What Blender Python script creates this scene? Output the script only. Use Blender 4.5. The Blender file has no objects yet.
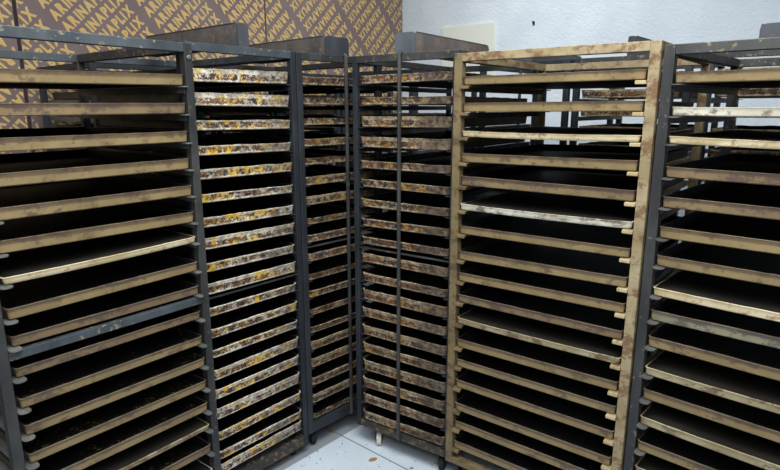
import bpy, bmesh, math, random
from mathutils import Vector, Matrix, noise

random.seed(7)
scene = bpy.context.scene
COL = scene.collection
CAM_Z = 1.635
R = math.radians

# ------------------------------------------------------------------ materials
def srgb(r, g, b):
    f = lambda c: (c / 255 / 12.92) if c / 255 <= 0.04045 else ((c / 255 + 0.055) / 1.055) ** 2.4
    return (f(r), f(g), f(b), 1)

class NT:
    def __init__(self, name):
        self.m = bpy.data.materials.new(name); self.m.use_nodes = True
        self.t = self.m.node_tree; self.n = self.t.nodes; self.l = self.t.links
        self.bsdf = self.n['Principled BSDF']
        tc = self.n.new('ShaderNodeTexCoord'); self.obj = tc.outputs['Object']
        oi = self.n.new('ShaderNodeObjectInfo'); self.rnd = oi.outputs['Random']
        self.w = self.math('MULTIPLY', self.rnd, 60.0)
    def put(self, sock, v):
        if isinstance(v, bpy.types.NodeSocket): self.l.new(v, sock)
        else: sock.default_value = v
    def math(self, op, a, b=0.0):
        x = self.n.new('ShaderNodeMath'); x.operation = op
        self.put(x.inputs[0], a); self.put(x.inputs[1], b); return x.outputs[0]
    def noise(self, scale, detail=4, rough=0.6, off=0.0, stretch=None):
        x = self.n.new('ShaderNodeTexNoise'); x.noise_dimensions = '4D'
        v = self.obj
        if stretch:
            mp = self.n.new('ShaderNodeMapping'); mp.inputs['Scale'].default_value = stretch
            self.l.new(v, mp.inputs['Vector']); v = mp.outputs[0]
        self.l.new(v, x.inputs['Vector'])
        self.put(x.inputs['W'], self.math('ADD', self.w, off))
        x.inputs['Scale'].default_value = scale; x.inputs['Detail'].default_value = detail
        x.inputs['Roughness'].default_value = rough
        return x.outputs['Fac']
    def step(self, v, lo, hi):
        x = self.n.new('ShaderNodeMapRange'); x.interpolation_type = 'SMOOTHSTEP'
        self.put(x.inputs['Value'], v); x.inputs['From Min'].default_value = lo; x.inputs['From Max'].default_value = hi
        return x.outputs['Result']
    def mix(self, fac, a, b):
        x = self.n.new('ShaderNodeMix'); x.data_type = 'RGBA'
        self.put(x.inputs[0], fac); self.put(x.inputs[6], a); self.put(x.inputs[7], b); return x.outputs[2]
    def bump(self, h, strength=0.3, dist=0.002):
        x = self.n.new('ShaderNodeBump'); x.inputs['Strength'].default_value = strength; x.inputs['Distance'].default_value = dist
        self.put(x.inputs['Height'], h); self.l.new(x.outputs[0], self.bsdf.inputs['Normal'])
    def done(self, color, rough=0.6, metal=0.0, spec=0.3):
        self.put(self.bsdf.inputs['Base Color'], color); self.put(self.bsdf.inputs['Roughness'], rough)
        self.put(self.bsdf.inputs['Metallic'], metal); self.bsdf.inputs['Specular IOR Level'].default_value = spec
        return self.m

def enamel(name, base, light, stain, dark, amount=0.5, rough=0.55, edge=0.0):
    t = NT(name)
    c = t.mix(t.step(t.noise(9, 4, .6), .35, .7), base, light)
    n1 = t.noise(17, 7, .72, 3.1, (1, 1, 1.5))
    if edge:
        sp = t.n.new('ShaderNodeSeparateXYZ'); t.l.new(t.obj, sp.inputs[0])
        up = t.step(sp.outputs[2], .014, .034)
        n1 = t.math('ADD', n1, t.math('MULTIPLY', up, edge))
        c = t.mix(t.math('MULTIPLY', t.step(sp.outputs[2], .0215, .0245), .6), c, stain)
    c = t.mix(t.math('MULTIPLY', t.step(n1, .66 - .2 * amount, .76 - .2 * amount), .85), c, stain)
    c = t.mix(t.math('MULTIPLY', t.step(t.noise(48, 5, .75, 8.3), .58, .70), .8), c, dark)
    c = t.mix(t.math('MULTIPLY', t.step(t.noise(90, 3, .7, 18.3), .60, .72), .35), c, light)
    t.bump(t.noise(120, 3, .6, 1.0), .25, .001)
    return t.done(c, rough)

def crust(name, pale, grey, brown, dark, yellow, yamt, bamt, ends=0.0):
    t = NT(name)
    sp = t.n.new('ShaderNodeSeparateXYZ'); t.l.new(t.obj, sp.inputs[0])
    zz = t.math('ABSOLUTE', t.math('SUBTRACT', sp.outputs[2], .019))
    mid = t.math('SUBTRACT', t.math('MULTIPLY', t.step(zz, .017, .008), .15), .075)             # bakes darker between the two worn edges
    c = t.mix(t.step(t.noise(45, 5, .7, 1.0), .42, .58), pale, grey)
    c = t.mix(t.step(t.math('ADD', t.noise(26, 8, .78, 11.0, (1, 1, 1.5)), mid), .585 - bamt, .635 - bamt), c, brown)
    c = t.mix(t.step(t.math('ADD', t.noise(44, 7, .8, 23.0), mid), .615 - bamt, .665 - bamt), c, dark)
    c = t.mix(t.math('MULTIPLY', t.step(t.noise(19, 8, .8, 37.0), .64 - yamt, .70 - yamt), .9), c, yellow)
    c = t.mix(t.step(t.noise(110, 4, .75, 51.0), .57, .63), c, dark)
    c = t.mix(t.math('MULTIPLY', t.step(t.noise(130, 3, .75, 61.0), .58, .66), .5), c, pale)
    if ends:
        e = t.step(t.math('ADD', sp.outputs[0], t.math('MULTIPLY', t.noise(9, 4, .6, 71.0), .34)), .22, .30)
        sootv = t.mix(t.step(t.noise(50, 6, .75, 81.0), .42, .62), dark, grey)
        c = t.mix(t.math('MULTIPLY', e, ends), c, sootv)
    t.bump(t.noise(70, 6, .75, 5.0), .8, .004)
    return t.done(c, .75, 0, .2)

def black_steel(name, base, hi, chip, amt, rough=0.5):
    t = NT(name)
    c = t.mix(t.step(t.noise(9, 4, .6, 0, (1, 1, .4)), .35, .7), base, hi)
    c = t.mix(t.step(t.noise(45, 5, .7, 9.0), .72 - amt, .78 - amt), c, chip)
    t.bump(t.noise(90, 3, .6, 2.0), .2, .001)
    return t.done(c, rough, .25, .4)

S = srgb
M = {}
M['tan'] = enamel('tan_tray_enamel', S(114, 97, 66), S(131, 112, 77), S(80, 65, 51), S(54, 44, 38), .66, .6, .06)
M['brown'] = enamel('browned_tray_enamel', S(104, 86, 62), S(118, 99, 70), S(74, 60, 52), S(50, 41, 38), .85, .6, .08)
M['grey'] = enamel('greyed_tray_enamel', S(112, 106, 86), S(130, 122, 98), S(76, 70, 63), S(52, 47, 44), .9, .6, .08)
M['pale'] = enamel('pale_tray_lip', S(172, 154, 116), S(196, 182, 150), S(132, 92, 60), S(74, 55, 44), .6)
M['worn'] = enamel('worn_tray_lip', S(132, 118, 88), S(158, 146, 116), S(88, 66, 48), S(52, 43, 38), .8)
M['white'] = enamel('whitened_tray_lip', S(172, 165, 146), S(196, 190, 174), S(88, 77, 67), S(50, 44, 40), .8)
M['lip'] = enamel('scorched_lip', S(84, 72, 60), S(106, 92, 74), S(62, 52, 45), S(42, 36, 34), .7)
M['crust_b'] = crust('yellow_crust', S(206, 199, 182), S(150, 142, 128), S(108, 72, 46), S(46, 38, 37), S(208, 166, 50), .118, .06, .5)
M['crust_c'] = crust('brown_crust', S(150, 136, 110), S(98, 87, 72), S(84, 57, 38), S(37, 31, 30), S(150, 114, 44), .10, .06, .3)
M['crust_d'] = crust('mottled_crust', S(162, 147, 120), S(106, 94, 78), S(104, 66, 39), S(42, 35, 34), S(150, 116, 50), .105, .06, .8)
M['crust_r'] = crust('rear_crust', S(178, 156, 120), S(112, 98, 80), S(96, 68, 44), S(46, 38, 36), S(150, 122, 70), .07, .05)
M['crust_dark'] = crust('dark_crust', S(70, 60, 48), S(50, 44, 38), S(44, 33, 26), S(26, 22, 21), S(74, 58, 34), .07, .06)  # darkest crust colours, for trays in the rear rows
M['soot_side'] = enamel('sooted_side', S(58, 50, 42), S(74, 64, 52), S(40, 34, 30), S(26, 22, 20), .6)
def burnt(name, crumbs=0.0, base=(14, 14, 15), hi=(22, 20, 18), rough=.6):
    t = NT(name)
    c = t.mix(t.step(t.noise(6, 4, .6), .4, .75), S(*base), S(*hi))
    if crumbs:
        spot = t.math('MULTIPLY', t.step(t.noise(130, 2, .6, 4.0), .60, .66), t.step(t.noise(5, 3, .6, 14.0), .62 - crumbs, .72 - crumbs))
        c = t.mix(spot, c, S(128, 116, 44))
    return t.done(c, rough, 0, .18)
M['burnt'] = burnt('burnt_sheet')
M['crumbed'] = burnt('burnt_sheet_with_crumbs', .16)
M['brown_sheet'] = burnt('brown_burnt_sheet', 0, (24, 22, 18), (36, 33, 26), .8)
M['steel'] = black_steel('black_steel', S(42, 42, 42), S(64, 64, 62), S(104, 96, 82), .12)
M['steel_deep'] = black_steel('dull_black_steel', S(34, 37, 41), S(50, 54, 59), S(82, 76, 66), .08)
M['steel_chip'] = black_steel('chipped_black_steel', S(44, 44, 44), S(64, 64, 62), S(122, 104, 76), .15)
M['bluegrey'] = black_steel('blue_grey_steel', S(50, 56, 60), S(72, 78, 82), S(134, 122, 98), .13)
M['steel_stained'] = black_steel('stained_black_steel', S(40, 39, 38), S(54, 51, 48), S(110, 88, 56), .2)
M['tan_steel'] = enamel('tan_rusty_steel', S(120, 105, 76), S(146, 132, 104), S(92, 64, 41), S(62, 46, 35), .9)
M['olive_steel'] = enamel('olive_tan_steel', S(98, 84, 58), S(112, 97, 68), S(72, 57, 41), S(48, 40, 32), .8)
M['tab'] = enamel('worn_tab', S(144, 126, 90), S(166, 150, 118), S(104, 82, 58), S(70, 58, 45), .6)
M['tab_grey'] = black_steel('scraped_steel', S(82, 84, 82), S(112, 112, 107), S(70, 66, 62), .1)
M['tab_dark'] = black_steel('dark_scraped_steel', S(72, 72, 71), S(98, 96, 92), S(60, 56, 54), .1)
M['rubber'] = burnt('caster_rubber', 0, (24, 24, 26), (36, 36, 38), .7)
M['wheel_pale'] = enamel('worn_wheel', S(196, 190, 174), S(212, 206, 190), S(150, 140, 120), S(110, 100, 86), .4)
M['trough'] = black_steel('scorched_sheet_metal', S(70, 70, 72), S(98, 92, 86), S(122, 98, 80), .16, .55)
M['trough_dark'] = black_steel('dark_scorched_sheet', S(48, 50, 54), S(66, 68, 72), S(84, 78, 72), .08, .55)
M['trough_brown'] = black_steel('browned_sheet_metal', S(92, 88, 86), S(124, 112, 104), S(112, 84, 68), .2, .55)
M['trough_grey'] = black_steel('grey_sheet_metal', S(70, 74, 78), S(86, 90, 95), S(78, 78, 80), .1, .5)
M['crumb'] = enamel('crumb_brown', S(120, 92, 62), S(150, 120, 84), S(84, 62, 44), S(60, 44, 34), .5)

def wall_white():
    t = NT('white_stucco')
    c = t.mix(t.step(t.noise(3, 4, .6), .3, .7), S(214, 224, 231), S(226, 234, 240))
    t.bump(t.math('ADD', t.noise(38, 4, .6), t.math('MULTIPLY', t.noise(90, 3, .6, 4.0), .5)), .9, .008)
    return t.done(c, .8, 0, .2)
M['wall'] = wall_white()
def board():
    t = NT('cream_board'); t.bump(t.noise(30, 2), .1, .001)
    return t.done(t.mix(t.noise(4), S(224, 226, 212), S(232, 234, 222)), .5)
M['board'] = board()
def panel():
    t = NT('brown_panel_film')
    c = t.mix(t.step(t.noise(2.2, 3, .5), .3, .7), S(112, 94, 91), S(122, 106, 104))
    t.bump(t.noise(5, 3, .5, 2.0), .25, .01)
    return t.done(c, .42, 0, .35)
M['panel'] = panel()
def ink():
    t = NT('gold_ink')
    return t.done(t.mix(t.noise(30, 3), S(192, 158, 96), S(206, 174, 112)), .5)
M['ink'] = ink()
def seam():
    t = NT('dark_backing'); return t.done(t.mix(t.noise(8), S(52, 44, 44), S(62, 52, 50)), .8)
M['backing'] = seam()

# floor: square pale tiles; joints follow the room's own axes
TILE_H = R(-41.0)
def floor_mat():
    t = NT('pale_floor_tile')
    geo = t.n.new('ShaderNodeNewGeometry'); mp = t.n.new('ShaderNodeMapping'); mp.vector_type = 'TEXTURE'
    mp.inputs['Location'].default_value = (-0.245, 2.66, 0); mp.inputs['Rotation'].default_value = (0, 0, TILE_H)
    t.l.new(geo.outputs['Position'], mp.inputs['Vector'])
    sp = t.n.new('ShaderNodeSeparateXYZ'); t.l.new(mp.outputs[0], sp.inputs[0])
    d = []
    for k, size in ((0, .62), (1, .62)):
        q = t.math('DIVIDE', sp.outputs[k], size); fr = t.math('FRACT', t.math('ADD', q, 100.5))
        d.append(t.math('MULTIPLY', t.math('ABSOLUTE', t.math('SUBTRACT', fr, .5)), size))
    joint_y = t.step(d[1], .0045, .002); joint_x = t.step(d[0], .0045, .002)
    base = t.mix(t.step(t.noise(4, 4, .6), .3, .7), S(176, 187, 196), S(190, 200, 208))
    # racks' shade painted into the tile colour: greyer floor on the brown-panelled side
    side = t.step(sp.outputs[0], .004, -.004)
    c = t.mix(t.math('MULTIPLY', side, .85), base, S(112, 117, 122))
    c = t.mix(t.math('MULTIPLY', joint_x, .35), c, S(120, 116, 108))
    c = t.mix(t.math('MULTIPLY', joint_y, .85), c, S(74, 76, 78))
    c = t.mix(t.math('MULTIPLY', t.step(t.noise(60, 3, .7, 3.0), .66, .74), .5), c, S(140, 128, 112))
    return t.done(c, .38, 0, .4)
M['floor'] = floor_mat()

# ------------------------------------------------------------------ mesh helpers
class MB:
    def __init__(self): self.bm = bmesh.new()
    def box(self, x0, x1, y0, y1, z0, z1, bev=0.0, mi=0):
        r = bmesh.ops.create_cube(self.bm, size=1.0); vs = r['verts']
        for v in vs:
            v.co = Vector(((x0 + x1) / 2 + v.co.x * (x1 - x0), (y0 + y1) / 2 + v.co.y * (y1 - y0), (z0 + z1) / 2 + v.co.z * (z1 - z0)))
        fs = {f for v in vs for f in v.link_faces}
        for f in fs: f.material_index = mi
        if bev:
            es = list({e for v in vs for e in v.link_edges})
            bmesh.ops.bevel(self.bm, geom=es, offset=bev, segments=2, affect='EDGES', profile=.5)
        return self
    def prism(self, pts, z0, z1, mi=0):          # pts: outline in x, y
        a = [self.bm.verts.new((x, y, z0)) for x, y in pts]; b = [self.bm.verts.new((x, y, z1)) for x, y in pts]
        n = len(pts)
        fs = [self.bm.faces.new(a[::-1]), self.bm.faces.new(b)]
        for i in range(n): fs.append(self.bm.faces.new((a[i], a[(i + 1) % n], b[(i + 1) % n], b[i])))
        for f in fs: f.material_index = mi
        return self
    def lathe_x(self, cx, cy, cz, prof, seg=20): # profile (x offset, radius) turned about an axis along x
        rings = []
        for px, r in prof:
            rings.append([self.bm.verts.new((cx + px, cy + r * math.cos(2 * math.pi * i / seg), cz + r * math.sin(2 * math.pi * i / seg))) for i in range(seg)])
        for a, b in zip(rings, rings[1:]):
            for i in range(seg): self.bm.faces.new((a[i], a[(i + 1) % seg], b[(i + 1) % seg], b[i]))
        self.bm.faces.new(rings[0][::-1]); self.bm.faces.new(rings[-1])
        return self
    def tube(self, pts, r, seg=8):
        rings = []
        for i, p in enumerate(pts):
            p = Vector(p); d = Vector(pts[min(i + 1, len(pts) - 1)]) - Vector(pts[max(i - 1, 0)]); d.normalize()
            a = d.cross(Vector((1, 0, 0)) if abs(d.x) < .9 else Vector((0, 1, 0))).normalized(); b = d.cross(a)
            rings.append([self.bm.verts.new(p + r * (a * math.cos(2 * math.pi * k / seg) + b * math.sin(2 * math.pi * k / seg))) for k in range(seg)])
        for a, b in zip(rings, rings[1:]):
            for k in range(seg): self.bm.faces.new((a[k], a[(k + 1) % seg], b[(k + 1) % seg], b[k]))
        self.bm.faces.new(rings[0][::-1]); self.bm.faces.new(rings[-1])
        return self
    def build(self, name, mats, parent=None, smooth=False, loc=None):
        bmesh.ops.recalc_face_normals(self.bm, faces=self.bm.faces)
        me = bpy.data.meshes.new(name); self.bm.to_mesh(me); self.bm.free()
        for m in (mats if isinstance(mats, (list, tuple)) else [mats]): me.materials.append(m)
        if smooth:
            for p in me.polygons: p.use_smooth = True
            me.set_sharp_from_angle(angle=R(35))
        o = bpy.data.objects.new(name, me); COL.objects.link(o)
        if parent: o.parent = parent
        if loc: o.location = loc
        return o

def tag(o, label=None, cat=None, group=None, kind=None):
    for k, v in (('label', label), ('category', cat), ('group', group), ('kind', kind)):
        if v: o[k] = v
    return o
def empty(name, loc, rz=0.0, ry=0.0):
    o = bpy.data.objects.new(name, None); COL.objects.link(o); o.location = loc; o.rotation_euler = (0, ry, rz)
    o.empty_display_size = .1
    return o

class Frame:                                     # a rack's front plane: heading, distance, and points on it
    def __init__(self, deg, n): self.a = R(deg); self.n = n; self.t = Vector((math.cos(self.a), math.sin(self.a), 0)); self.nv = Vector((-math.sin(self.a), math.cos(self.a), 0))
    def at(self, u, d, z): return self.t * u + self.nv * (self.n + d) + Vector((0, 0, z))

# ------------------------------------------------------------------ trays
def ring_outline(w, d, r, step):
    pts = []
    cs = [(w / 2 - r, d / 2 - r, 0), (-w / 2 + r, d / 2 - r, 90), (-w / 2 + r, -d / 2 + r, 180), (w / 2 - r, -d / 2 + r, 270)]
    k = 5
    for i, (cx, cy, a0) in enumerate(cs):
        for j in range(k + 1):
            a = R(a0 + 90 * j / k); pts.append((cx + r * math.cos(a), cy + r * math.sin(a), math.cos(a), math.sin(a)))
        nx, ny, na = cs[(i + 1) % 4]
        a = R(a0 + 90); p0 = (cx + r * math.cos(a), cy + r * math.sin(a)); b = R(na); p1 = (nx + r * math.cos(b), ny + r * math.sin(b))
        L = math.hypot(p1[0] - p0[0], p1[1] - p0[1]); m = max(2, int(L / step))
        for j in range(1, m): pts.append((p0[0] + (p1[0] - p0[0]) * j / m, p0[1] + (p1[1] - p0[1]) * j / m, math.cos(a), math.sin(a)))
    return pts

def tray_meshes(root, w, d, h, rad, rimmats, panmat, rough=0.0, flare=.004, sag=0.0, lip=.004, seed=0, inverted=False):
    """rimmats = [outer wall, lip and inside]"""
    off = Vector((seed * 7.31, seed * 3.17, 0))
    def zs(x): return -sag * (1 - min(1, (2 * x / w) ** 2))
    prof = [(-.003, 0.0, 0), (0.0, .003, 0), (flare * .5, h * .5, 0), (flare, h - .003, 0), (flare + .0015, h - .001, 0), (flare, h, 1), (flare - lip, h, 1), (flare - lip - .001, h - .003, 1), (-.004, .004, 1)]
    pts = ring_outline(w - 2 * flare, d - 2 * flare, rad, .018)
    bm = bmesh.new(); rings = []
    for x, y, nx, ny in pts:
        ring = []
        for k, (o, z, m) in enumerate(prof):
            px, py, pz = x + nx * o, y + ny * o, z
            if rough:
                n1 = noise.noise(Vector((px * 38, py * 38, z * 60)) + off); n2 = noise.noise(Vector((px * 14, py * 14, 9)) + off)
                if k in (2, 3, 4, 5): px += nx * n1 * rough; py += ny * n1 * rough
                if k >= 3 and k <= 7: pz += (n1 * .8 + n2) * rough
            else:
                n2 = noise.noise(Vector((px * 6, py * 6, 3)) + off)
                if k >= 3 and k <= 7: pz += n2 * .0012
            ring.append(bm.verts.new((px, py, pz + zs(px))))
        rings.append(ring)
    n = len(rings)
    for i in range(n):
        a, b = rings[i], rings[(i + 1) % n]
        for k in range(len(prof) - 1):
            f = bm.faces.new((a[k], a[k + 1], b[k + 1], b[k])); 
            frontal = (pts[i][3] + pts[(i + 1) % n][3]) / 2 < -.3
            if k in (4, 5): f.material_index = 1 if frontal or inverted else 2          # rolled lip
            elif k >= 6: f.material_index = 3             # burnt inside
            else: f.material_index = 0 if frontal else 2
    mb = MB(); mb.bm.free(); mb.bm = bm
    mb.build('rim', rimmats, root, smooth=True)
    # pan sheet: slices across x so a sagging tray keeps its sheet
    mb = MB(); m = 8; inner = .003
    xs = [-(w / 2 - flare - inner) + (w - 2 * flare - 2 * inner) * i / m for i in range(m + 1)]
    y0, y1 = -(d / 2 - flare - inner), d / 2 - flare - inner
    c = rad * .3
    zt, zb = (h - .0006, h - .004) if inverted else (.004, .0005)
    top, bot = [], []
    for i, x in enumerate(xs):
        ins = c if i in (0, m) else 0
        top.append([mb.bm.verts.new((x, y, zt + zs(x))) for y in (y0 + ins, y1 - ins)])
        bot.append([mb.bm.verts.new((x, y, zb + zs(x))) for y in (y0 + ins, y1 - ins)])
    for i in range(m):
        mb.bm.faces.new((top[i][0], top[i + 1][0], top[i + 1][1], top[i][1])); mb.bm.faces.new((bot[i][0], bot[i][1], bot[i + 1][1], bot[i + 1][0]))
        for q in (0, 1): mb.bm.faces.new((top[i][q], bot[i][q], bot[i + 1][q], top[i + 1][q]))
    for i in (0, m): mb.bm.faces.new((top[i][0], top[i][1], bot[i][1], bot[i][0]))
    mb.build('pan_sheet', panmat, root)

ORD = 'topmost second third fourth fifth sixth seventh eighth ninth tenth eleventh twelfth thirteenth fourteenth fifteenth sixteenth seventeenth eighteenth nineteenth'.split()
def which(i, n):
    if i == 0: return 'topmost'
    if i == n - 1: return 'lowest'
    return ORD[i] + ' from the top'

# ------------------------------------------------------------------ racks
def make_rack(fr, u0, u1, depth, z0, z1, mats, label, group, runners, style, post=.03, rail_h=.03, bottom_h=.03, caster_in=.06, caster_mat='rubber',
              mid=None, thin_mid=None, bar=None, back_top=True, caster_y=.05):
    """fr: front plane; runners: list of (z_left, z_right) of the tray bottoms"""
    w = u1 - u0; root = empty('bakery_rack', fr.at((u0 + u1) / 2, depth / 2, 0), fr.a)
    tag(root, label, 'rack', group)
    X, Y = w / 2, depth / 2; p = post
    for sx in (-1, 1):
        for sy in (-1, 1):
            xa, xb = sorted((sx * X, sx * (X - p))); ya, yb = sorted((sy * Y, sy * (Y - p)))
            MB().box(xa, xb, ya, yb, z0, z1, .002).build('post', M[mats.get('post_right' if sx > 0 else 'post', mats['post'])], root)
    for name, za, zb, mk in (('top_rail', z1 - rail_h, z1, 'top'), ('bottom_rail', z0, z0 + bottom_h, 'bottom')):
        m = M[mats[mk]]
        for sy in (-1, 1):
            ya, yb = sorted((sy * Y, sy * (Y - p)))
            MB().box(-X + p, X - p, ya + .001, yb - .001, za, zb, .002).build(name, m, root)
        for sx in (-1, 1):
            xa, xb = sorted((sx * X, sx * (X - p)))
            MB().box(xa + .001, xb - .001, -Y + p, Y - p, za, zb, .002).build(name, M[mats.get('side', mats[mk])] if name == 'top_rail' else m, root)
    if mid:
        for sy in (-1, 1):
            ya, yb = sorted((sy * (Y + .001), sy * (Y - .022)))
            MB().box(-X + p, X - p, ya, yb, mid[0], mid[1], .002).build('middle_rail', M[mats['mid']], root)
        for sx in (-1, 1):
            xa, xb = sorted((sx * X, sx * (X - p)))
            MB().box(xa + .001, xb - .001, -Y + p, Y - p, mid[0], mid[1], .002).build('middle_rail', M[mats['mid']], root)
    if thin_mid:
        for sy in (-1, 1):
            ya, yb = sorted((sy * (Y - .002), sy * (Y - .014)))
            MB().box(-X + p, X - p, ya, yb, thin_mid, thin_mid + .006, .001).build('middle_rail', M['steel'], root)
    if bar is not None:
        bx = bar - (u0 + u1) / 2
        MB().tube([(bx, -Y + .012, z1 - .004), (bx, -Y - .006, z1 + .004), (bx, -Y - .013, z1 - .006), (bx, -Y - .013, z1 - .05), (bx, -Y - .013, z0 + .05), (bx, -Y - .013, z0 + .014), (bx, -Y - .001, z0 + .008)], .0085).build('retaining_bar', M['steel'], root, smooth=True)
    # tray runners: an angle under each tray edge; its front end shows as a tab
    for (zl, zr) in runners:
        for sx, z in ((-1, zl), (1, zr)):
            mb = MB(); xi = sx * (X - p); leg = .034 if sx < 0 or style != 'tab' else .024; xo = xi - sx * leg
            zt = z - .0025
            if style == 'tab':
                a, b = sorted((xi, xo)); mid_x = (a + b) / 2; rr = (b - a) / 2
                pts = [(b, Y - p), (a, Y - p), (a, -Y - .006)] + [(mid_x - rr * math.cos(R(q)), -Y - .006 - .014 * math.sin(R(q))) for q in range(20, 180, 20)] + [(b, -Y - .006)]
                mb.prism(pts, zt - .0035, zt)
            elif style == 'block':
                a, b = sorted((xi, xo)); mb.box(a, b, -Y + .004, Y - p, zt - .0035, zt)
                mb.box(a, b, -Y - .008, -Y + .004, zt - .012, zt, .002, 0)
            else:
                a, b = sorted((xi, xi - sx * .024)); mb.box(a, b, -Y + .004, Y - p, zt - .003, zt)
            a, b = sorted((xi, xi - sx * .003)); mb.box(a, b, -Y + p * .4, Y - p, zt - .022, zt - .0034)
            k = mats['tab_right'] if sx > 0 else mats['tab']
            mb.build('runner', M[k], root)
    # casters
    for sx in (-1, 1):
        for sy in (-1, 1):
            pale = caster_mat == 'wheel_pale' and sx < 0 and sy < 0
            cx, cy = sx * (X - (.10 if pale else caster_in)), sy * (Y - caster_y)
            rw = min(.038, z0 * .42)
            mb = MB()
            mb.box(-.028, .028, -.024, .024, z0 - .004, z0 - .0005)
            for q in (-1, 1):
                a, b = sorted((q * .014, q * .017)); mb.box(a, b, -.014, .02, rw * .8, z0 - .004)
            mb.lathe_x(0, 0, rw, [(-.019, rw * .22), (.019, rw * .22)], 10)
            c = mb.build('caster', M['steel_deep'], root, loc=(cx, cy, 0)); c.rotation_euler.z = R(33) if pale else random.uniform(-.5, .5)
            MB().lathe_x(0, 0, rw, [(-.012, rw * .55), (-.012, rw * .9), (-.009, rw), (.009, rw), (.012, rw * .9), (.012, rw * .55)], 24).build('wheel', M[caster_mat if pale or caster_mat != 'wheel_pale' else 'rubber'], c, smooth=True)
    return root

def fill_rack(fr, ul, ur, front, depth, trays, kind, where, group):
    w = ur - ul; n = len(trays)
    for i, (zl, zr, h, look) in enumerate(trays):
        dz = zr - zl; fr_off = front + random.uniform(-.003, .003)
        root = empty('baking_tray', fr.at((ul + ur) / 2 + random.uniform(-.001, .001), fr_off + depth / 2, (zl + zr) / 2), fr.a + random.uniform(-.001, .001), -math.atan2(dz, w))
        if kind == 'wide':
            low = look in ('pale', 'white', 'worn')
            pan = M['brown_sheet'] if low else (M['crumbed'] if 'crumbs' in where[2] and i >= 9 else M['burnt'])
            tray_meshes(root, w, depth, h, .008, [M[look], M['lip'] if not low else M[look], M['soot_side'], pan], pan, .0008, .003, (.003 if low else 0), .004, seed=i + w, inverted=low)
            desc = {'tan': 'tan-edged', 'brown': 'browned', 'grey': 'grey-stained', 'pale': 'thin pale-lipped', 'white': 'thin white-lipped', 'worn': 'thin worn-lipped'}[look]
        else:
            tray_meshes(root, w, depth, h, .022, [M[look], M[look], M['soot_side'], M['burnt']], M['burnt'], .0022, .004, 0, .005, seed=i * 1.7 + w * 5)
            desc = where[1]
        tag(root, f'{desc} baking tray, {which(i, n)} in the {where[0]}', 'tray', group)

# --- measured trays: (bottom at one end, bottom at the other, rim height)
TA = [(1.699, 1.708, 0.036), (1.611, 1.615, 0.035), (1.518, 1.519, 0.037), (1.424, 1.426, 0.037), (1.333, 1.333, 0.036), (1.242, 1.237, 0.037), (1.153, 1.163, 0.021), (1.05, 1.058, 0.033), (0.968, 0.968, 0.031), (0.873, 0.873, 0.029), (0.776, 0.773, 0.031), (0.69, 0.685, 0.033), (0.596, 0.593, 0.032), (0.499, 0.499, 0.034), (0.422, 0.422, 0.019), (0.322, 0.322, 0.034), (0.226, 0.226, 0.02)]
TB = [(1.726, 1.731, 0.047), (1.642, 1.637, 0.046), (1.553, 1.548, 0.036), (1.461, 1.455, 0.035), (1.372, 1.368, 0.037), (1.284, 1.276, 0.033), (1.189, 1.182, 0.038), (1.103, 1.096, 0.045), (1.013, 1.008, 0.036), (0.923, 0.921, 0.045), (0.832, 0.832, 0.036), (0.741, 0.741, 0.038), (0.655, 0.655, 0.035), (0.559, 0.562, 0.045), (0.475, 0.476, 0.043), (0.386, 0.382, 0.049), (0.291, 0.297, 0.041), (0.206, 0.206, 0.038), (0.138, 0.144, 0.046)]
TC = [(1.73, 1.73, 0.035), (1.647, 1.647, 0.029), (1.56, 1.56, 0.029), (1.467, 1.467, 0.033), (1.386, 1.386, 0.029), (1.296, 1.296, 0.038), (1.207, 1.207, 0.04), (1.118, 1.118, 0.028), (1.035, 1.035, 0.035), (0.945, 0.945, 0.038), (0.856, 0.856, 0.029), (0.772, 0.772, 0.034), (0.684, 0.684, 0.030), (0.595, 0.595, 0.031), (0.51, 0.51, 0.044), (0.423, 0.423, 0.046), (0.33, 0.33, 0.041), (0.238, 0.238, 0.046), (0.154, 0.154, 0.028)]
TD = [(1.734, 1.739, 0.034), (1.646, 1.648, 0.031), (1.552, 1.555, 0.045), (1.464, 1.466, 0.045), (1.371, 1.373, 0.033), (1.288, 1.285, 0.034), (1.199, 1.196, 0.035), (1.107, 1.111, 0.035), (1.025, 1.026, 0.034), (0.94, 0.937, 0.042), (0.847, 0.844, 0.039), (0.758, 0.755, 0.049), (0.673, 0.673, 0.044), (0.584, 0.581, 0.047), (0.495, 0.492, 0.045), (0.398, 0.403, 0.052), (0.31, 0.318, 0.05), (0.228, 0.232, 0.047), (0.14, 0.148, 0.044)]
TE = [(1.718, 1.72, 0.031), (1.619, 1.623, 0.033), (1.526, 1.528, 0.021), (1.428, 1.435, 0.034), (1.337, 1.336, 0.037), (1.24, 1.245, 0.024), (1.143, 1.147, 0.033), (1.037, 1.045, 0.036), (0.948, 0.954, 0.035), (0.857, 0.857, 0.033), (0.764, 0.766, 0.025), (0.66, 0.665, 0.036), (0.574, 0.576, 0.033), (0.478, 0.476, 0.035), (0.372, 0.372, 0.035), (0.285, 0.285, 0.036), (0.19, 0.19, 0.036)]
TF = [(1.707, 1.706, 0.032), (1.611, 1.614, 0.026), (1.527, 1.522, 0.022), (1.422, 1.42, 0.033), (1.327, 1.326, 0.035), (1.228, 1.229, 0.037), (1.136, 1.135, 0.035), (1.036, 1.036, 0.027), (0.95, 0.955, 0.035), (0.858, 0.856, 0.036), (0.757, 0.761, 0.027), (0.666, 0.663, 0.036), (0.573, 0.570, 0.029), (0.473, 0.473, 0.036), (0.38, 0.38, 0.026), (0.285, 0.285, 0.035)]
def looks(T, default, special): return [(a, b, h, special.get(i + 1, default)) for i, (a, b, h) in enumerate(T)]
pairs = lambda T: [(a, b) for a, b, h in T]

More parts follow.
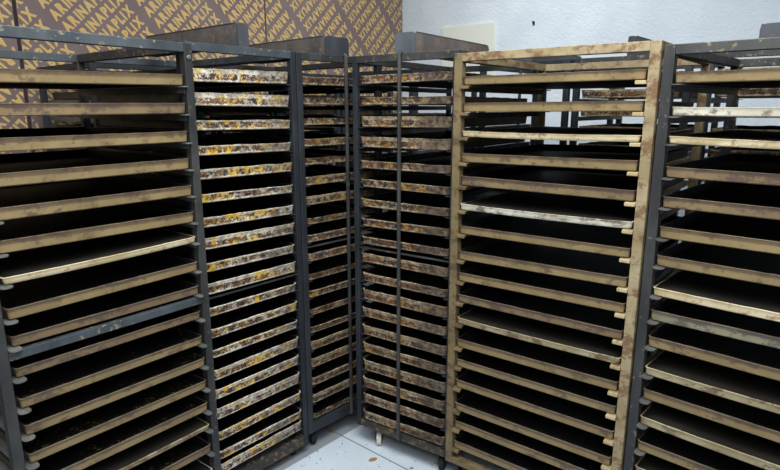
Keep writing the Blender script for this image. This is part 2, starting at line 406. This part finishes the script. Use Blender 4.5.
FA, FB, FC = Frame(52.45, 1.78), Frame(49.87, 1.92), Frame(47.14, 2.0)
FD, FE, FF = Frame(-34.98, 2.04), Frame(-38.26, 1.94), Frame(-43.2, 1.90)
FR = Frame(-39.5, 2.93)
DW, DN, DR = .79, .85, .71                                # depth of the wide and of the narrow racks

def mats(post, top=None, bottom=None, mid=None, tab='tab_grey', tab_right=None, post_right=None, side=None):
    d = dict(post=post, top=top or post, bottom=bottom or post, mid=mid or post, tab=tab, tab_right=tab_right or tab)
    if post_right: d['post_right'] = post_right
    if side: d['side'] = side
    return d
G1 = 'wide bakery racks'; G2 = 'narrow bakery racks'; G3 = 'racks along the white wall'
make_rack(FA, .52, 1.214, DW, .10, 1.847, mats('steel', 'bluegrey', mid='bluegrey', side='steel_chip'), 'wide black bakery rack with a blue-grey crossbar at half height', G1, pairs(TA), 'tab', mid=(.932, .958))
make_rack(FB, 1.136, 1.667, DN, .05, 1.862, mats('steel_deep', 'bluegrey', 'steel_stained', tab='steel_deep'), 'dark bakery rack of yellow-crusted trays beside the rack with a crossbar', G2, pairs(TB), 'plain', bottom_h=.055, thin_mid=.903, post=.026)
make_rack(FC, 1.580, 2.1, DN, .09, 1.862, mats('steel_deep', 'steel', tab='steel_deep'), 'dark bakery rack with a thin upright bar, standing in the corner under brown panels', G2, pairs(TC), 'plain', bottom_h=.055, bar=1.85, thin_mid=1.012)
make_rack(FD, -1.628, -1.107, DN, .10, 1.851, mats('steel_deep', 'steel', 'steel_stained', tab='steel_deep'), 'dark bakery rack with a thin upright bar and a pale caster wheel showing', G2, pairs(TD), 'plain', bottom_h=.036, bar=-1.372, thin_mid=1.004, caster_mat='wheel_pale', post=.024)
make_rack(FE, -1.22, -.487, DW, .115, 1.834, mats('olive_steel', 'tan_steel', 'olive_steel', tab='olive_steel', tab_right='tab', post_right='tan_steel'), 'tan painted bakery rack with rust-flecked posts', G1, pairs(TE), 'block', bottom_h=.03, post=.033)
make_rack(FF, -.647, .09, DW, .11, 1.820, mats('steel', 'steel_chip', tab='tab_dark'), 'black bakery rack with chipped top rail and half-round tabs beside the tan rack', G1, pairs(TF), 'tab', post=.032)

fill_rack(FA, .563, 1.180, .004, .74, looks(TA, 'tan', {2: 'brown', 7: 'pale', 9: 'brown', 10: 'brown', 15: 'worn', 16: 'brown', 17: 'white'}), 'wide', ('black rack with a blue-grey crossbar', '', 'crumbs'), 'trays in the rack with a crossbar')
fill_rack(FB, 1.177, 1.636, -.004, .80, looks(TB, 'crust_b', {}), 'narrow', ('dark rack beside the crossbar rack', 'yellow-crusted', ''), 'yellow-crusted trays')
fill_rack(FC, 1.614, 2.066, .004, .80, looks(TC, 'crust_c', {}), 'narrow', ('corner rack under the brown panels', 'brown-crusted', ''), 'trays in the corner rack')
fill_rack(FD, -1.599, -1.136, .004, .80, looks(TD, 'crust_d', {}), 'narrow', ('upright-barred rack with the pale caster', 'mottled', ''), 'trays in the rack with the pale caster')
fill_rack(FE, -1.183, -.526, .004, .74, looks(TE, 'tan', {3: 'pale', 5: 'brown', 6: 'white', 10: 'brown', 11: 'worn'}), 'wide', ('tan rust-flecked rack', '', ''), 'trays in the tan rack')
fill_rack(FF, -.611, .054, .004, .74, looks(TF, 'tan', {2: 'white', 3: 'pale', 4: 'brown', 5: 'brown', 8: 'pale', 9: 'grey', 11: 'worn', 13: 'worn', 15: 'worn'}), 'wide', ('black half-round-tabbed rack', '', ''), 'trays in the black rack beside the tan rack')

rk = bpy.data.objects['bakery_rack']
mb = MB(); mb.lathe_x(0, 0, 0, [(0, .008), (.004, .008), (.006, .005)], 10)
bo = mb.build('bolt', M['tab_dark'], rk, loc=(.347 - .015, -DW / 2, 1.80)); bo.rotation_euler.z = R(-90)
# second row of racks, against the white wall
TR = [(z, z, h) for z, h in ((1.762, .036), (1.681, .040), (1.592, .036), (1.503, .040), (1.414, .038), (1.325, .04))]
make_rack(FR, -1.76, -1.235, DR, .10, 1.875, mats('steel_deep'), 'dark empty-topped rack by the white wall behind the tan rack and the barred rack', G3, [(1.32, 1.32), (1.23, 1.23)], 'plain', bar=-1.5)
make_rack(FR, -1.212, -.665, DR, .10, 1.875, mats('steel_deep', 'steel_chip'), 'dark rack by the white wall, standing directly behind the tan rack', G3, pairs(TR), 'plain')
make_rack(FR, -.61, -.075, DR, .10, 1.875, mats('steel_deep', 'steel_chip'), 'dark rack by the white wall, standing behind the black rack with chipped rail', G3, pairs(TR), 'plain')
fill_rack(FR, -1.17, -.707, -.003, .66, looks(TR, 'crust_r', {}), 'narrow', ('rear rack directly behind the tan rack', 'crusted', ''), 'trays in the rear racks')
fill_rack(FR, -.565, -.117, -.003, .66, looks(TR, 'crust_r', {}), 'narrow', ('rear rack behind the chipped black rack', 'crusted', ''), 'trays in the rear racks')

FK = Frame(-39.5, 2.73)
TK = [(z, z, .038) for z in (1.56, 1.47, 1.38, 1.29, 1.20, 1.11)]
make_rack(FK, -2.60, -2.08, DR, .10, 1.85, mats('steel_deep'), 'dark rack deep in the room corner, seen through the upright-barred racks', G3, pairs(TK), 'plain')
fill_rack(FK, -2.558, -2.122, .004, .66, looks(TK, 'crust_dark', {}), 'narrow', ('rack deep in the room corner', 'dark-crusted', ''), 'trays in the rear racks')
FS = Frame(48.5, 2.95)
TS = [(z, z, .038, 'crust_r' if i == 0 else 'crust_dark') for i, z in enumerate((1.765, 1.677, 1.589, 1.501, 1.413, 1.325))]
for u0, who in ((1.19, 'behind the crossbar rack'), (1.74, 'behind the yellow-crusted rack'), (2.29, 'behind the corner rack'), (2.84, 'nearest the wall corner')):
    make_rack(FS, u0, u0 + .53, DR, .10, 1.85, mats('steel_deep'), 'dark second-row rack by the brown panels, ' + who, 'racks along the brown panels', pairs([t[:3] for t in TS]), 'plain')
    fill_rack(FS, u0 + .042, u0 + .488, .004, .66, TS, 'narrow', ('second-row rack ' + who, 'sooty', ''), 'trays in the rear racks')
# ------------------------------------------------------------------ long metal troughs lying on the rack tops
def trough(fr, u0, u1, d0, L, z, h, mat_side, mat_end, label, rot=0.0):
    root = empty('metal_trough', fr.at((u0 + u1) / 2, d0 + L / 2, z), fr.a + rot)
    tag(root, label, 'trough', 'troughs on top of the racks')
    w = u1 - u0; t = .0025; fl = .004
    mb = MB()
    mb.box(-w / 2 + .003, w / 2 - .003, -L / 2 + .003, L / 2 - .003, 0, t)
    for sx in (-1, 1):
        a = [(sx * (w / 2 - .002), 0), (sx * w / 2, h * .5), (sx * (w / 2), h)]
        for (xa, za), (xb, zb) in zip(a, a[1:]):
            vs = [mb.bm.verts.new(c) for c in ((xa, -L / 2, za), (xa, L / 2, za), (xb, L / 2, zb), (xb, -L / 2, zb))]
            vi = [mb.bm.verts.new((v.co.x - sx * t, v.co.y, v.co.z)) for v in vs]
            mb.bm.faces.new(vs); mb.bm.faces.new(vi[::-1])
            for i in range(4): mb.bm.faces.new((vs[i], vi[i], vi[(i + 1) % 4], vs[(i + 1) % 4]))
    mb.build('trough_body', mat_side, root)
    for sy in (-1, 1):                           # end plates with rounded upper corners
        mb = MB(); r = min(.016, w * .3)
        out = [(-w / 2 - .001, 0), (w / 2 + .001, 0)]
        for q in range(0, 91, 18): out.append((w / 2 + .001 - r + r * math.cos(R(q)), h + .002 - r + r * math.sin(R(q))))
        for q in range(90, 181, 18): out.append((-w / 2 - .001 + r + r * math.cos(R(q)), h + .002 - r + r * math.sin(R(q))))
        y0 = sy * L / 2; y1 = sy * (L / 2 + .004)
        a = [mb.bm.verts.new((x, y0, zz)) for x, zz in out]; b = [mb.bm.verts.new((x, y1, zz)) for x, zz in out]
        mb.bm.faces.new(a); mb.bm.faces.new(b[::-1])
        for i in range(len(out)): mb.bm.faces.new((a[i], a[(i + 1) % len(out)], b[(i + 1) % len(out)], b[i]))
        mb.build('end_plate', mat_end, root)
    mb = MB()
    for sx in (-1, 1):
        mb.tube([(sx * (w / 2 - .0015), -L / 2 + .012, h + .001), (sx * (w / 2 - .0015), L / 2 - .012, h + .001)], .003, 8)
    mb.build('rolled_rim', mat_end, root, smooth=True)
    return root
trough(FB, 1.392, 1.44, .012, .69, 1.8625, .085, M['trough'], M['trough_dark'], 'long scorched metal trough on top of the yellow-crusted rack')
trough(FC, 1.755, 1.895, .02, .67, 1.8625, .078, M['trough'], M['trough_dark'], 'long dark metal trough on the corner rack under the brown panels')
trough(FD, -1.413, -1.316, .02, .67, 1.8515, .080, M['trough_brown'], M['trough_grey'], 'brown-sided metal trough with a grey end on top of the upright-barred rack')
trough(FF, -.41, -.30, .05, .69, 1.8205, .040, M['trough_dark'], M['trough_dark'], 'low dark metal trough on top of the chipped black rack')
trough(FR, -1.575, -1.45, .02, .66, 1.8755, .062, M['trough_grey'], M['trough_grey'], 'grey metal trough on the empty-topped rack by the white wall')
trough(FR, -.96, -.925, .02, .66, 1.8755, .088, M['trough_grey'], M['trough_dark'], 'narrow dark metal trough on the rear rack behind the tan rack')

# ------------------------------------------------------------------ the room
K = 3.85 / 3.0
WL = Frame(50.5, 3.0 * K); WR = Frame(-39.5, 3.788 * K)
CU, CRU = 3.788 * K, -3.0 * K                            # where the two walls meet, along each wall
def wall(fr, name, u0, u1, mat, t=.12, h=3.5):
    o = MB().box(u0, u1, 0, t, 0, h).build(name, mat); o.location = fr.nv * fr.n; o.rotation_euler.z = fr.a
    return tag(o, kind='structure')
wall(WL, 'wall_left', -2.0, CU, M['backing']); wall(WR, 'wall_right', CRU - .1, 3.0, M['wall'])
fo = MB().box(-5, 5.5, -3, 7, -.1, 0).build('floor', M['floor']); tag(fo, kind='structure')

# printed panels on the left wall: rows of slanted words
def glyphs():
    out = {}
    cu = bpy.data.curves.new('glyph', 'FONT'); cu.size = 1.0; cu.offset = .06; cu.resolution_u = 2
    ob = bpy.data.objects.new('glyph', cu); COL.objects.link(ob)
    for ch in 'ARINPLX':
        cu.body = ch; bpy.context.view_layer.update()
        me = ob.to_mesh(); me.calc_loop_triangles()
        vs = [(v.co.x, v.co.y) for v in me.vertices]; fs = [tuple(p.vertices) for p in me.polygons]
        out[ch] = (vs, fs); ob.to_mesh_clear()
    bpy.data.objects.remove(ob); bpy.data.curves.remove(cu)
    return out
GL = glyphs()
def word_layout(word, gap=.115):
    x = 0; res = []
    for ch in word:
        vs, fs = GL[ch]; lo = min(v[0] for v in vs); hi = max(v[0] for v in vs)
        res.append((ch, x - lo)); x += hi - lo + gap
    ys = [v[1] for v in GL['I'][0]]
    return res, x - gap, min(ys), max(ys)
WORD, WLEN, YLO, YHI = word_layout('ARINAPLIX')
def lettering(panel, u0, u1, z0, z1, gap0, period, flip, row, phase, cap):
    """words run along +45 degrees on the wall (turned half round when flip); gap0 = u+z of one gap between columns"""
    per = period / math.sqrt(2); wlen = per - .054
    sx, sy = wlen / WLEN, cap / (YHI - YLO)
    d = Vector((1, 1)) / math.sqrt(2); up = Vector((-1, 1)) / math.sqrt(2)
    bm = bmesh.new()
    s0 = gap0 / math.sqrt(2)
    smin, smax = (u0 + z0) / math.sqrt(2), (u1 + z1) / math.sqrt(2); vmin, vmax = (z0 - u1) / math.sqrt(2), (z1 - u0) / math.sqrt(2)
    for i in range(int((smin - s0) / per) - 2, int((smax - s0) / per) + 2):
        for j in range(int((vmin - phase) / row) - 1, int((vmax - phase) / row) + 2):
            s, v = s0 + i * per + .027, phase + j * row
            for ch, ox in WORD:
                vs, fs = GL[ch]; pts = []
                for x, y in vs:
                    a, b = (x + ox) * sx, (y - YLO) * sy - cap / 2
                    if flip: a, b = wlen - a, -b
                    q = d * (s + a) + up * (v + b); pts.append(q)
                if max(q.x for q in pts) < u0 or min(q.x for q in pts) > u1 or max(q.y for q in pts) < z0 or min(q.y for q in pts) > z1: continue
                bv = [bm.verts.new((q.x, 0, q.y)) for q in pts]
                for f in fs:
                    try: bm.faces.new([bv[k] for k in f])
                    except ValueError: pass
    for co, no in (((u0, 0, 0), (-1, 0, 0)), ((u1, 0, 0), (1, 0, 0)), ((0, 0, z0), (0, 0, -1)), ((0, 0, z1), (0, 0, 1))):
        bmesh.ops.bisect_plane(bm, geom=bm.verts[:] + bm.edges[:] + bm.faces[:], plane_co=co, plane_no=no, clear_outer=True)
    for f in bm.faces:
        f.normal_update()
        if f.normal.y > 0: f.normal_flip()
    me = bpy.data.meshes.new('printed_lettering'); bm.to_mesh(me); bm.free(); me.materials.append(M['ink'])
    o = bpy.data.objects.new('printed_lettering', me); COL.objects.link(o); o.parent = panel; o.location.y = -.0128
    tag(o, 'gold slanted lettering repeated in rows')
def printed_panel(u0, u1, label, gap0, period, flip, row, phase, cap=.053):
    u0, u1 = u0 * K, u1 * K
    o = MB().box(u0 + .005, u1 - .005, -.012, -.0005, .02, 3.45, .001).build('printed_panel', M['panel'])
    o.location = WL.nv * WL.n; o.rotation_euler.z = WL.a
    tag(o, label, 'wall panel', 'printed brown wall panels')
    lettering(o, u0 + .008, u1 - .008, 1.15, 2.95, gap0 * K + Z, period * K, flip, row * K, phase * K + Z / math.sqrt(2), cap * K)
Z = CAM_Z
printed_panel(-.36, 1.028, 'brown printed wall panel beyond the dark seam above the crossbar rack', 1.30, .526, True, .070, .01)
printed_panel(1.036, 2.42, 'brown printed wall panel with upward-reading gold words behind the crossbar rack', 1.557, .530, False, .0695, (.47 - 1.245) / math.sqrt(2))
printed_panel(2.42, 3.784, 'brown printed wall panel with upside-down gold words meeting the white wall', 3.222, .522, True, .078, .02 - Z / math.sqrt(2) / K)

# cream board and a small hook on the white wall
o = MB().box(-2.607 * K, -2.157 * K, -.02, -.0005, CAM_Z + .205 * K, CAM_Z + .587 * K, .004).build('wall_board', M['board']); o.location = WR.nv * WR.n; o.rotation_euler.z = WR.a
tag(o, 'cream rectangular board fixed to the white wall above the racks', 'board')
mb = MB(); mb.tube([(0, 0, 0), (0, -.018, 0), (0, -.024, .006), (0, -.025, .02)], .005, 8); mb.box(-.008, .008, -.003, 0, -.014, .02)
hk = mb.build('wall_hook', M['steel_deep']); hk.location = WR.at(-1.866 * K, -.0005, CAM_Z + .551 * K); hk.rotation_euler.z = WR.a
tag(hk, 'small dark hook on the bare white wall', 'hook')

# crumbs swept out on the tiles
def lump(bm, c, s, seed):
    r = bmesh.ops.create_icosphere(bm, subdivisions=1, radius=1.0)
    for v in r['verts']:
        k = 1 + .5 * noise.noise(v.co * 1.3 + Vector((seed, 0, 0)))
        v.co = Vector((c[0] + v.co.x * s[0] * k, c[1] + v.co.y * s[1] * k, c[2] + s[2] * (1 + v.co.z) * .9))
mb = MB()
for i in range(90):
    u = random.random()
    x, y = random.gauss(-.16, .22), random.gauss(2.42, .16)
    if i % 3 == 0: x, y = random.gauss(-.42, .1), random.gauss(2.40, .08)
    s = random.uniform(.001, .0042); lump(mb.bm, (x, y, 0), (s, s * random.uniform(.6, 1.4), s * .5), i)
tag(mb.build('floor_crumbs', M['crumb']), 'tiny brown crumbs scattered over the pale tiles', 'crumbs', kind='stuff')
for x, y, a, s, lab in ((-.082, 2.452, .5, .022, 'large brown crust flake on the tiles below the pale caster'), (-.30, 2.70, -.7, .02, 'dark crust flake on the tile joint in front of the corner rack'), (.10, 2.385, .2, .010, 'small crust flake on the tile joint below the upright-barred rack')):
    mb = MB(); n = 11
    out = [(s * (1 + .35 * noise.noise(Vector((k * 1.7, s * 90, 0)))) * math.cos(2 * math.pi * k / n), .5 * s * (1 + .4 * noise.noise(Vector((k * 2.1, 5, s * 50)))) * math.sin(2 * math.pi * k / n)) for k in range(n)]
    mb.prism(out, 0.0005, .004); f = mb.build('crust_flake', M['crumb']); f.location = (x, y, 0); f.rotation_euler.z = a
    tag(f, lab, 'crust flake', 'crust flakes on the floor')

# ------------------------------------------------------------------ light and camera
w = bpy.data.worlds.new('room_light'); scene.world = w; w.use_nodes = True
w.node_tree.nodes['Background'].inputs[0].default_value = (.86, .93, 1.0, 1); w.node_tree.nodes['Background'].inputs[1].default_value = .3
def area(name, loc, target, sx, sy, power, col):
    l = bpy.data.lights.new(name, 'AREA'); l.shape = 'RECTANGLE'; l.size = sx; l.size_y = sy; l.energy = power; l.color = col
    o = bpy.data.objects.new(name, l); COL.objects.link(o); o.location = loc
    o.rotation_euler = (Vector(target) - Vector(loc)).to_track_quat('-Z', 'Y').to_euler()
area('overhead_light', (0, .9, 3.1), (0, 1.7, 0), 1.6, 1.2, 125, (.93, .97, 1.0))
area('overhead_light', (0.2, -1.2, 3.0), (0, 1.2, .8), 1.6, 1.2, 62, (.95, .98, 1.0))
area('overhead_light', (.45, 3.9, 3.4), (.3, 4.1, 0), 1.6, 1.0, 38, (.93, .97, 1.0))  # added light that brightens the back walls; no known lamp hangs there

cam = bpy.data.cameras.new('camera'); co = bpy.data.objects.new('camera', cam); COL.objects.link(co)
cam.sensor_fit = 'HORIZONTAL'; cam.sensor_width = 36; cam.lens = 578.285 / 780 * 36; cam.clip_start = .05
co.location = (0, 0, CAM_Z); co.rotation_euler = (math.pi / 2 - .21701, 0, 0)
scene.camera = co
scene.view_settings.view_transform = 'Standard'; scene.view_settings.look = 'None'
scene.view_settings.exposure = 0; scene.view_settings.gamma = 1
